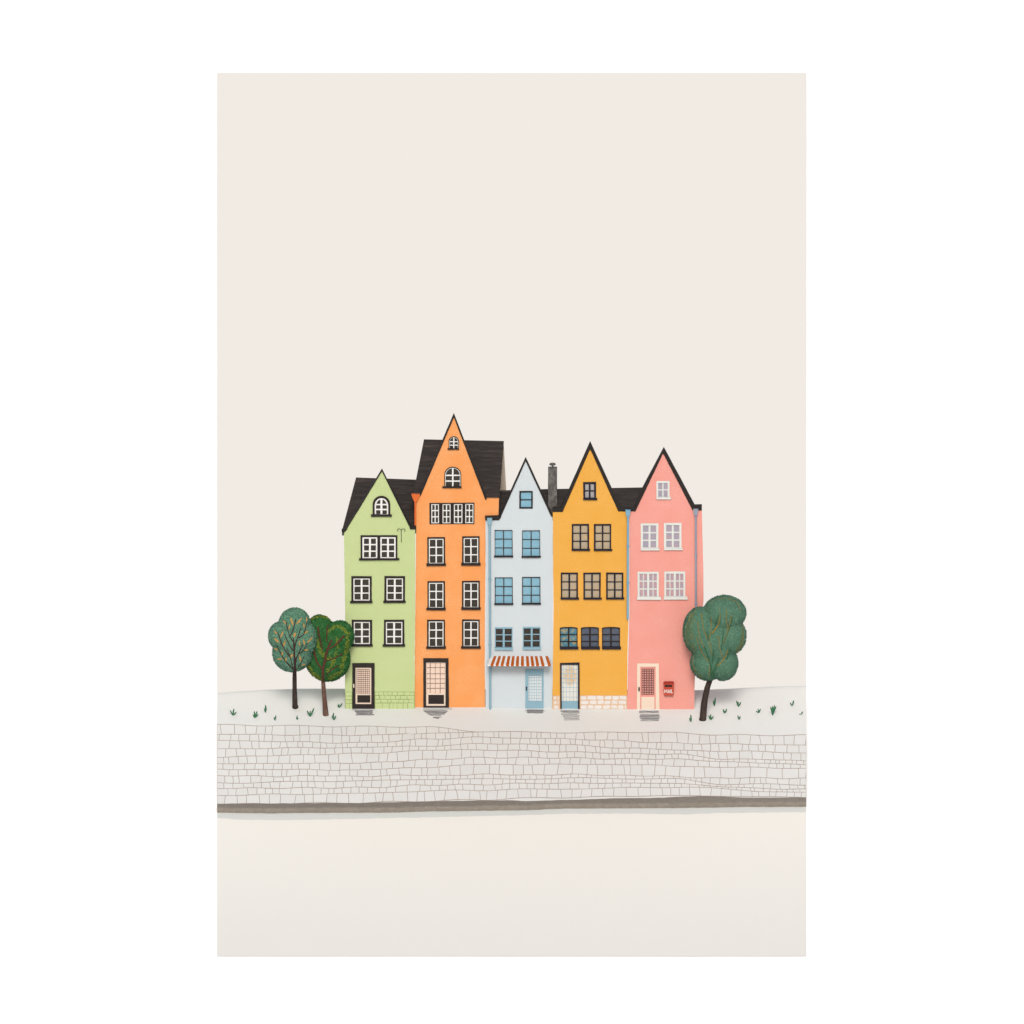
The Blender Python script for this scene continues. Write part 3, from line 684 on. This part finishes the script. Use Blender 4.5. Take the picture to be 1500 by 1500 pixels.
# ------------------------------------------------------------------ trees
def crown_mesh(ells, yc, yd, seed):
    bm = bmesh.new()
    for (cx, cy, rx, ry), dy in ells:
        c = W(cx, cy, yc + dy)
        t = Matrix.Translation(c) @ Matrix.Diagonal((rx / S, yd * min(1, (rx / 24) ** .5), ry / S / cp, 1))
        bmesh.ops.create_icosphere(bm, subdivisions=4, radius=1, matrix=t)
    me = bpy.data.meshes.new('tmp'); bm.to_mesh(me); bm.free()
    o = bpy.data.objects.new('tmp', me); C.objects.link(o)
    r = o.modifiers.new('r', 'REMESH'); r.mode = 'VOXEL'; r.voxel_size = .055
    s = o.modifiers.new('s', 'SMOOTH'); s.iterations = 7; s.factor = .5
    dg = bpy.context.evaluated_depsgraph_get()
    m2 = bpy.data.meshes.new_from_object(o.evaluated_get(dg))
    bpy.data.objects.remove(o); bpy.data.meshes.remove(me)
    return m2
def leafy(mb, me, n, size, rnd, strokes=(), sm=2):
    me.calc_loop_triangles()
    tr = [(t.vertices[:], t.area) for t in me.loop_triangles]
    vs = [v.co.copy() for v in me.vertices]
    cum = []; s = 0
    for t, a in tr: s += a; cum.append(s)
    import bisect
    def pix(p): return 750 + p.x * S, 1190 - (p.z * cp + p.y * sp) * S
    for _ in range(n):
        t = tr[min(bisect.bisect(cum, rnd.random() * s), len(tr) - 1)][0]
        a, b = rnd.random(), rnd.random()
        if a + b > 1: a, b = 1 - a, 1 - b
        A, B, Cc = vs[t[0]], vs[t[1]], vs[t[2]]
        nrm = (B - A).cross(Cc - A).normalized()
        p = A + (B - A) * a + (Cc - A) * b + nrm * rnd.uniform(.0, .035)
        mi = 1
        if strokes and nrm.y < .3:
            x, y = pix(p)
            for ln, w in strokes:
                if min((x - q[0]) ** 2 + (y - q[1]) ** 2 for q in ln) < (w / 2) ** 2 and rnd.random() < .93: mi = sm; break
        nn = (nrm + Vector((rnd.gauss(0, .32), rnd.gauss(0, .32), rnd.gauss(0, .32)))).normalized()
        u = nn.orthogonal().normalized(); u.rotate(Matrix.Rotation(rnd.uniform(0, 6.28), 3, nn)); w_ = nn.cross(u)
        l = size * rnd.uniform(.6, 1.25); k = l * .5
        mb.add([p - u * l * .6, p + w_ * k * .5, p + u * l * .6, p - w_ * k * .5], [(0, 1, 2, 3)], mi)
def on_crown(bvh, x, y, yc, out=.03):
    d = Vector((0, cp, -sp)); o = W(x, y, yc) - d * 8
    hit = bvh.ray_cast(o, d)
    if hit[0] is None:
        near = bvh.find_nearest(W(x, y, yc))
        return W(x, y, near[0].y if near[0] else yc)
    return hit[0] - d * out
def tree(label, group, Z, trunk, tm, ells, yb_, yc, yd, cm, branches, bmats, strokes=(), leaves=(), seed=1, nleaf=9000):
    """tree > trunk, crown (> branch, leaf)"""
    rnd = random.Random(seed)
    bx_, by_ = trunk[0][0], trunk[0][1]
    root = empty('tree', W(bx_, by_, yb_), label, 'tree', group)
    me = crown_mesh(ells, yc, yd, seed)
    bvh = BVHTree.FromPolygons([v.co for v in me.vertices], [p.vertices[:] for p in me.polygons])
    mb = MB(); mb.add([v.co for v in me.vertices], [p.vertices[:] for p in me.polygons], 0, True)
    leafy(mb, me, nleaf, .105, rnd, [(smooth_line(l, 8), w) for l, w in strokes])
    crown = mb.build('crown', cm, root)
    # trunk: tapered, leaning under the crown, ending inside it
    mb = MB(); sl = smooth_line(trunk, 5); n = len(sl)
    pts = []
    for i, (x, y, w) in enumerate(sl):
        t = i / (n - 1)
        pts.append(W(x, y, yb_ + (yc - yb_) * t))
    mb.tube(pts, [w / S / 2 * (1 + rnd.uniform(-.04, .04)) for _, _, w in sl], 12)
    tr = mb.build('trunk', tm, root)
    for pl, w0, w1, mi in branches:
        ln = smooth_line(pl, 4); k = len(ln)
        q = [on_crown(bvh, x, y, yc, .035) for x, y in ln]
        mb = MB(); mb.tube(q, [(w0 + (w1 - w0) * i / (k - 1)) / S / 2 for i in range(k)], 7)
        mb.build('branch', bmats[mi], crown)
    for a, b, w in leaves:
        A, B = on_crown(bvh, a[0], a[1], yc, .05), on_crown(bvh, b[0], b[1], yc, .06)
        d = B - A; sd = Vector((d.z, 0, -d.x)).normalized() * (w / S / 2); up = Vector((0, -.012, 0))
        mb = MB(); P_ = [A, A + d * .3 + sd * .85, A + d * .6 + sd, B, A + d * .6 - sd, A + d * .3 - sd * .85]
        mb.add([p + up for p in P_] + [p - up for p in P_], [(0, 1, 2, 3, 4, 5), (6, 7, 8, 9, 10, 11)] + [(i, (i + 1) % 6, (i + 1) % 6 + 6, i + 6) for i in range(6)])
        mb.build('leaf', bmats[-1], crown)
    bpy.data.meshes.remove(me)
    return root
za = lambda l: [(380 + x / 8.333, 880 + y / 8.333) for x, y in l]
zc = lambda l: [(990 + x / 7.143, 860 + y / 7.143) for x, y in l]
def ell(z, sc, l): return [((*z([(a, b)])[0], c / sc, d / sc), e) for a, b, c, d, e in l]
BARKA = mat('dark_bark', (62, 50, 46), (92, 78, 70), coarse=3, fine=14, stretch=(1.5, 1.5, .35), amt=.8, bump=.5)
BARKB = mat('red_brown_bark', (100, 72, 62), (150, 122, 110), coarse=3, fine=18, stretch=(1.5, 1.5, .6), amt=.9, bump=.5)
BRA = mat('branch_plum_brown', (66, 44, 44), (80, 58, 54)); BRB2 = mat('branch_red_brown', (92, 56, 44), (110, 74, 58))
LEAFO = mat('ochre_leaf', (196, 146, 80), (210, 164, 100))
CA = [mat('crown_core_teal', (84, 132, 106), f=1), mat('leaf_teal', (106, 150, 124), (124, 164, 140), coarse=2, fine=12, island=.22)]
CB = [mat('crown_core_deep', (36, 92, 44), f=1), mat('leaf_deep_green', (46, 104, 50), (84, 134, 84), coarse=2.5, fine=12, amt=.8, island=.3), mat('leaf_olive_highlight', (122, 136, 48), (134, 148, 62), island=.15)]
CC = [mat('crown_core_sage', (82, 124, 100), f=1), mat('leaf_sage', (98, 138, 114), (112, 150, 128), coarse=2, fine=12, island=.2), mat('leaf_bronze', (120, 134, 92), (128, 140, 96), island=.15)]
A_br = [([(432, 880), (432, 760), (425, 640), (420, 520), (413, 455)], 34, 9), ([(438, 800), (452, 700), (490, 620), (525, 530)], 20, 9), ([(478, 650), (540, 605), (585, 520)], 11, 9),
        ([(413, 500), (370, 430), (340, 330), (330, 255)], 12, 9), ([(375, 425), (410, 360), (445, 225)], 12, 11), ([(428, 600), (440, 520), (470, 440), (505, 335)], 16, 9),
        ([(475, 455), (530, 420), (560, 350), (575, 265)], 12, 11), ([(422, 620), (370, 545), (305, 405)], 13, 9), ([(372, 690), (295, 570), (255, 480), (225, 380)], 14, 10),
        ([(408, 830), (378, 700), (335, 575)], 13, 9), ([(415, 840), (320, 740), (260, 640), (212, 538)], 16, 9), ([(450, 845), (500, 770), (545, 680)], 13, 9)]
sc = 8.333
A_lf = [((325, 290), (290, 232), 17), ((412, 305), (380, 197), 28), ((448, 290), (520, 207), 26), ((575, 262), (572, 183), 20), ((547, 335), (540, 266), 16), ((355, 355), (378, 283), 18), ((220, 410), (173, 363), 18),
        ((258, 452), (292, 366), 20), ((420, 450), (440, 383), 28), ((545, 402), (600, 366), 18), ((580, 515), (652, 438), 26), ((552, 547), (535, 468), 20), ((490, 557), (487, 486), 17), ((242, 512), (176, 453), 28),
        ((293, 562), (317, 480), 22), ((226, 607), (173, 571), 26), ((543, 602), (600, 599), 20), ((274, 672), (285, 610), 16), ((379, 692), (410, 648), 24), ((320, 742), (330, 684), 16), ((215, 713), (282, 709), 22), ((506, 747), (490, 663), 22), ((508, 790), (566, 770), 20)]
tree('teal-green tree with ochre leaves and dark branches, farther left of the pair', 'trees beside the houses', 0,
     [(432.6, 1036, 9.6), (432, 1031, 8), (431.6, 1010, 6.6), (431.5, 990, 6.2), (431.5, 965, 4)], BARKA,
     ell(za, sc, [(430, 282, 192, 190, 0), (270, 430, 160, 172, .05), (505, 460, 190, 235, -.05), (400, 640, 240, 223, 0), (400, 480, 200, 220, -.1)]), 13.2, 11.7, .85, CA,
     [(za(l), a / sc, b / sc, 0) for l, a, b in A_br], [BRA, LEAFO], leaves=[(za([a])[0], za([b])[0], w / sc) for a, b, w in A_lf], seed=3)
B_br = [([(775, 985), (775, 860), (800, 720), (835, 590), (880, 478)], 36, 26), ([(770, 600), (735, 450), (713, 320)], 14, 26), ([(822, 500), (822, 400), (838, 298)], 14, 18),
        ([(850, 590), (950, 520), (1035, 420)], 16, 24), ([(812, 735), (910, 705), (1012, 648)], 10, 18), ([(768, 835), (700, 740), (665, 605)], 22, 26), ([(800, 925), (870, 850), (962, 790)], 9, 16)]
B_st = [([(630, 220), (720, 195), (820, 200), (870, 230)], 30), ([(700, 490), (740, 600), (800, 680), (890, 712)], 50), ([(840, 375), (900, 330), (980, 312), (1060, 385)], 38), ([(952, 460), (945, 600), (900, 760), (830, 855)], 36),
        ([(1085, 400), (1060, 600), (1020, 750), (980, 870), (860, 945)], 50), ([(580, 760), (640, 860), (740, 960)], 46)]  # highlight streaks on the crown, put into the colour of the leaves
tree('dark green tree with reddish branches overlapping the green house edge', 'trees beside the houses', 0,
     [(477.4, 1049, 9.2), (477, 1045, 8.4), (475, 1020, 6.6), (473.4, 998, 5.8), (473, 975, 4.5)], BARKB,
     ell(za, sc, [(735, 375, 178, 202, 0), (985, 435, 172, 192, 0), (835, 715, 277, 268, 0), (850, 560, 250, 260, .0)]), 12.2, 12.15, .62, CB,
     [(za(l), a / sc, b / sc, 0) for l, a, b in B_br], [BRB2], strokes=[(za(l), w / sc) for l, w in B_st], seed=4)
C_oc = [([(352, 935), (355, 800), (345, 785), (270, 680), (213, 520)], 8, 7), ([(295, 625), (250, 530), (228, 360)], 8, 8), ([(380, 710), (345, 570), (290, 440), (270, 275)], 6, 9), ([(345, 570), (370, 430), (370, 310)], 8, 7),
        ([(378, 485), (440, 400), (467, 290)], 18, 8), ([(485, 600), (545, 460), (582, 295)], 8, 8), ([(545, 455), (530, 350), (530, 235)], 8, 8), ([(502, 770), (460, 640), (445, 510)], 6, 8), ([(415, 838), (500, 760), (545, 660)], 12, 10),
        ([(212, 240), (140, 330), (100, 470), (122, 600)], 5, 5), ([(190, 705), (178, 800), (220, 900), (275, 945)], 7, 5), ([(540, 118), (640, 160), (680, 250)], 5, 6), ([(712, 480), (690, 600), (630, 690)], 6, 8), ([(370, 150), (440, 125), (520, 115)], 4, 4), ([(372, 580), (365, 640)], 3, 4), ([(458, 280), (458, 200)], 3, 3)]
C_dk = [([(385, 955), (370, 850), (348, 760), (320, 680), (300, 620)], 26, 12), ([(392, 940), (410, 850), (456, 742)], 26, 14), ([(382, 800), (396, 658)], 16, 12), ([(385, 450), (425, 370), (442, 290)], 9, 10), ([(478, 655), (492, 520), (504, 420)], 12, 7), ([(492, 590), (560, 440), (590, 322)], 8, 10), ([(528, 755), (570, 650)], 14, 12), ([(328, 468), (346, 560)], 13, 20)]
sc = 7.143
DKG = mat('branch_dark_green', (58, 104, 74), (66, 114, 84)); OCH = mat('branch_ochre', (150, 126, 56), (140, 128, 72))
tree('grey-green tree with curved leaning trunk beside the pink house', 'trees beside the houses', 0,
     [(1029.2, 1056, 11.2), (1029.8, 1050, 10), (1031.6, 1030, 9.4), (1036, 1008, 8.6), (1041, 992, 7.4), (1042.5, 970, 5)], BARKA,
     ell(zc, sc, [(510, 270, 226, 178, 0), (255, 462, 180, 250, 0), (560, 510, 178, 192, 0), (335, 795, 184, 175, 0), (495, 795, 156, 178, 0), (400, 560, 245, 300, -.03)]), 11.6, 11.7, 1.0, CC,
     [(zc(l), a / sc, b / sc, 1) for l, a, b in C_dk] + [(zc(l), a / sc, b / sc, 0) for l, a, b in C_oc], [OCH, DKG], strokes=[(zc([(170, 300), (150, 420), (150, 520), (185, 640)]), 70 / sc), (zc([(700, 420), (690, 560), (640, 660)]), 34 / sc)], seed=6, nleaf=11000)

# ------------------------------------------------------------------ grass tufts
TG = mat('tuft_green', (58, 112, 78), (78, 130, 96), coarse=6, fine=30, amt=.8)
def tuft(bx_, by_, tips, label):
    m = MB(); b0 = G(bx_, by_)
    for i, (dx, dy) in enumerate(tips):
        a = b0 + Vector((R.uniform(-.02, .02), R.uniform(-.02, .02), -.02))
        t = W(bx_ + dx, by_ + dy, b0.y + R.uniform(-.07, .07)); d = t - a
        sd = Vector((d.z, 0, -d.x)).normalized() * (.9 if len(tips) > 1 else 1.2) * min(1.15, .55 + abs(dy) * .06) / S
        f_ = Vector((0, -.02, 0)); k1 = a + d * .45 + Vector((0, .0, .01)); k2 = a + d * .8
        ps = [a - sd * .35, k1 - sd * 1.05, k2 - sd * .95, t, k2 + sd * .95, k1 + sd * 1.05, a + sd * .35]
        m.add([p + f_ for p in ps] + [p - f_ for p in ps], [(0, 1, 2, 3, 4, 5, 6), (7, 8, 9, 10, 11, 12, 13)] + [(i_, (i_ + 1) % 7, (i_ + 1) % 7 + 7, i_ + 7) for i_ in range(7)])
    tag(m.build('grass_tuft', TG, base=b0), label, 'grass tuft', 'small green tufts on the pale bank')
for t in [(340.8, 1048, [(-4, -8), (2, -10.5), (6, -5.5)], 'three-bladed tuft, farthest left on the pale bank'),
          (373, 1051.6, [(-2.5, -5), (-.5, -10.5), (4, -10.5), (5.5, -5.5)], 'bushy four-bladed tuft, second from the left edge of the bank'),
          (389, 1043.7, [(-2, -6), (0, -11.5), (1.2, -8)], 'tall slim upright tuft left of the ochre-leaved tree trunk'),
          (402.7, 1055.4, [(-1.5, -5), (1.8, -8)], 'small two-bladed tuft low in front, left of the ochre-leaved tree trunk'),
          (435.4, 1054, [(-1.5, -3), (0, -6), (1.5, -2.5)], 'tiny stubby tuft just in front of the ochre-leaved tree'),
          (454.5, 1049.4, [(-5, -9), (0, -8.5), (6, -13)], 'wide V-shaped tuft between the two left trunks'),
          (488.6, 1054.6, [(-2.5, -7), (0, -11), (3.7, -6.5)], 'three-bladed tuft just right of the red-brown trunk'),
          (496.6, 1036.7, [(-2, -4.5), (0, -6), (5, -7)], 'low tuft leaning right, against the corner of the green house'),
          (1012, 1057.4, [(-2.5, -6), (0, -11)], 'thin tuft left of the curved trunk, before the pink house corner'),
          (1047, 1034.3, [(-2.5, -8.5), (.8, -13)], 'tall slim tuft behind and right of the curved trunk'),
          (1041.3, 1054.6, [(-3.5, -7), (-.3, -9), (4, -6)], 'broad leafy tuft close beside the foot of the curved trunk'),
          (1061.2, 1044.8, [(-2.3, -6.5), (0, -4), (3.8, -7)], 'small heart-shaped tuft, second to the right of the curved trunk'),
          (1081.5, 1035, [(-3, -9), (0, -7.5), (4, -7)], 'V-shaped tuft high on the bank near the middle of the right side'),
          (1082.6, 1054, [(-2, -6.5), (2, -5.5)], 'tiny two-bladed tuft low on the bank, nearest the street on the right'),
          (1111.2, 1044, [(-4, -2.5), (-1, -6), (3, -6)], 'flat spreading tuft just left of the tallest tuft on the right'),
          (1131.6, 1047.6, [(-3, -13), (0, -14), (3, -15.5), (5.5, -14)], 'tallest and fullest tuft on the right side of the bank'),
          (1160, 1034, [(-2.7, -5), (3, -8.5)], 'tick-shaped tuft high on the bank near the right edge'),
          (1173.2, 1047, [(-3, -1.2), (3, -5)], 'small bent tuft at the far right edge of the bank')]:
    tuft(*t)
for o in bpy.data.objects:
    if '_b' in o: del o['_b']

# ------------------------------------------------------------------ light, sky light, camera
EL = math.radians(37); AZ = math.radians(1)          # sun behind the viewer, a little to the left
w = bpy.data.worlds.new('World'); scene.world = w; w.use_nodes = True
nt = w.node_tree; bg = nt.nodes['Background']; sk = nt.nodes.new('ShaderNodeTexSky')
sk.sky_type = 'NISHITA'; sk.sun_disc = False; sk.sun_elevation = EL; sk.sun_rotation = math.pi + AZ
sk.air_density = 1.0; sk.dust_density = 4.0; sk.ozone_density = 1.0
nt.links.new(sk.outputs[0], bg.inputs[0]); bg.inputs[1].default_value = .12
sd = bpy.data.lights.new('sun', 'SUN'); sd.energy = 2.3; sd.angle = math.radians(16); sd.color = (1.0, .93, .85)
so = bpy.data.objects.new('sun', sd); C.objects.link(so)
dirv = Vector((math.sin(AZ) * math.cos(EL), math.cos(AZ) * math.cos(EL), -math.sin(EL)))
so.rotation_euler = dirv.to_track_quat('-Z', 'Y').to_euler(); so.location = (-10, -60, 50)
cam = bpy.data.cameras.new('camera'); cam.type = 'ORTHO'; cam.ortho_scale = 1500 / S
cam.clip_start = .5; cam.clip_end = 600
co = bpy.data.objects.new('camera', cam); C.objects.link(co)
Yc = -95.0
co.location = (0, Yc, ((1190 - 750) / S - Yc * sp) / cp)
co.rotation_euler = (math.pi / 2 - P, 0, 0)
scene.camera = co
scene.view_settings.view_transform = 'Standard'; scene.view_settings.look = 'None'
scene.view_settings.exposure = EXPO; scene.view_settings.gamma = 1.0
scene.render.film_transparent = False
scene.cycles.max_bounces = 6
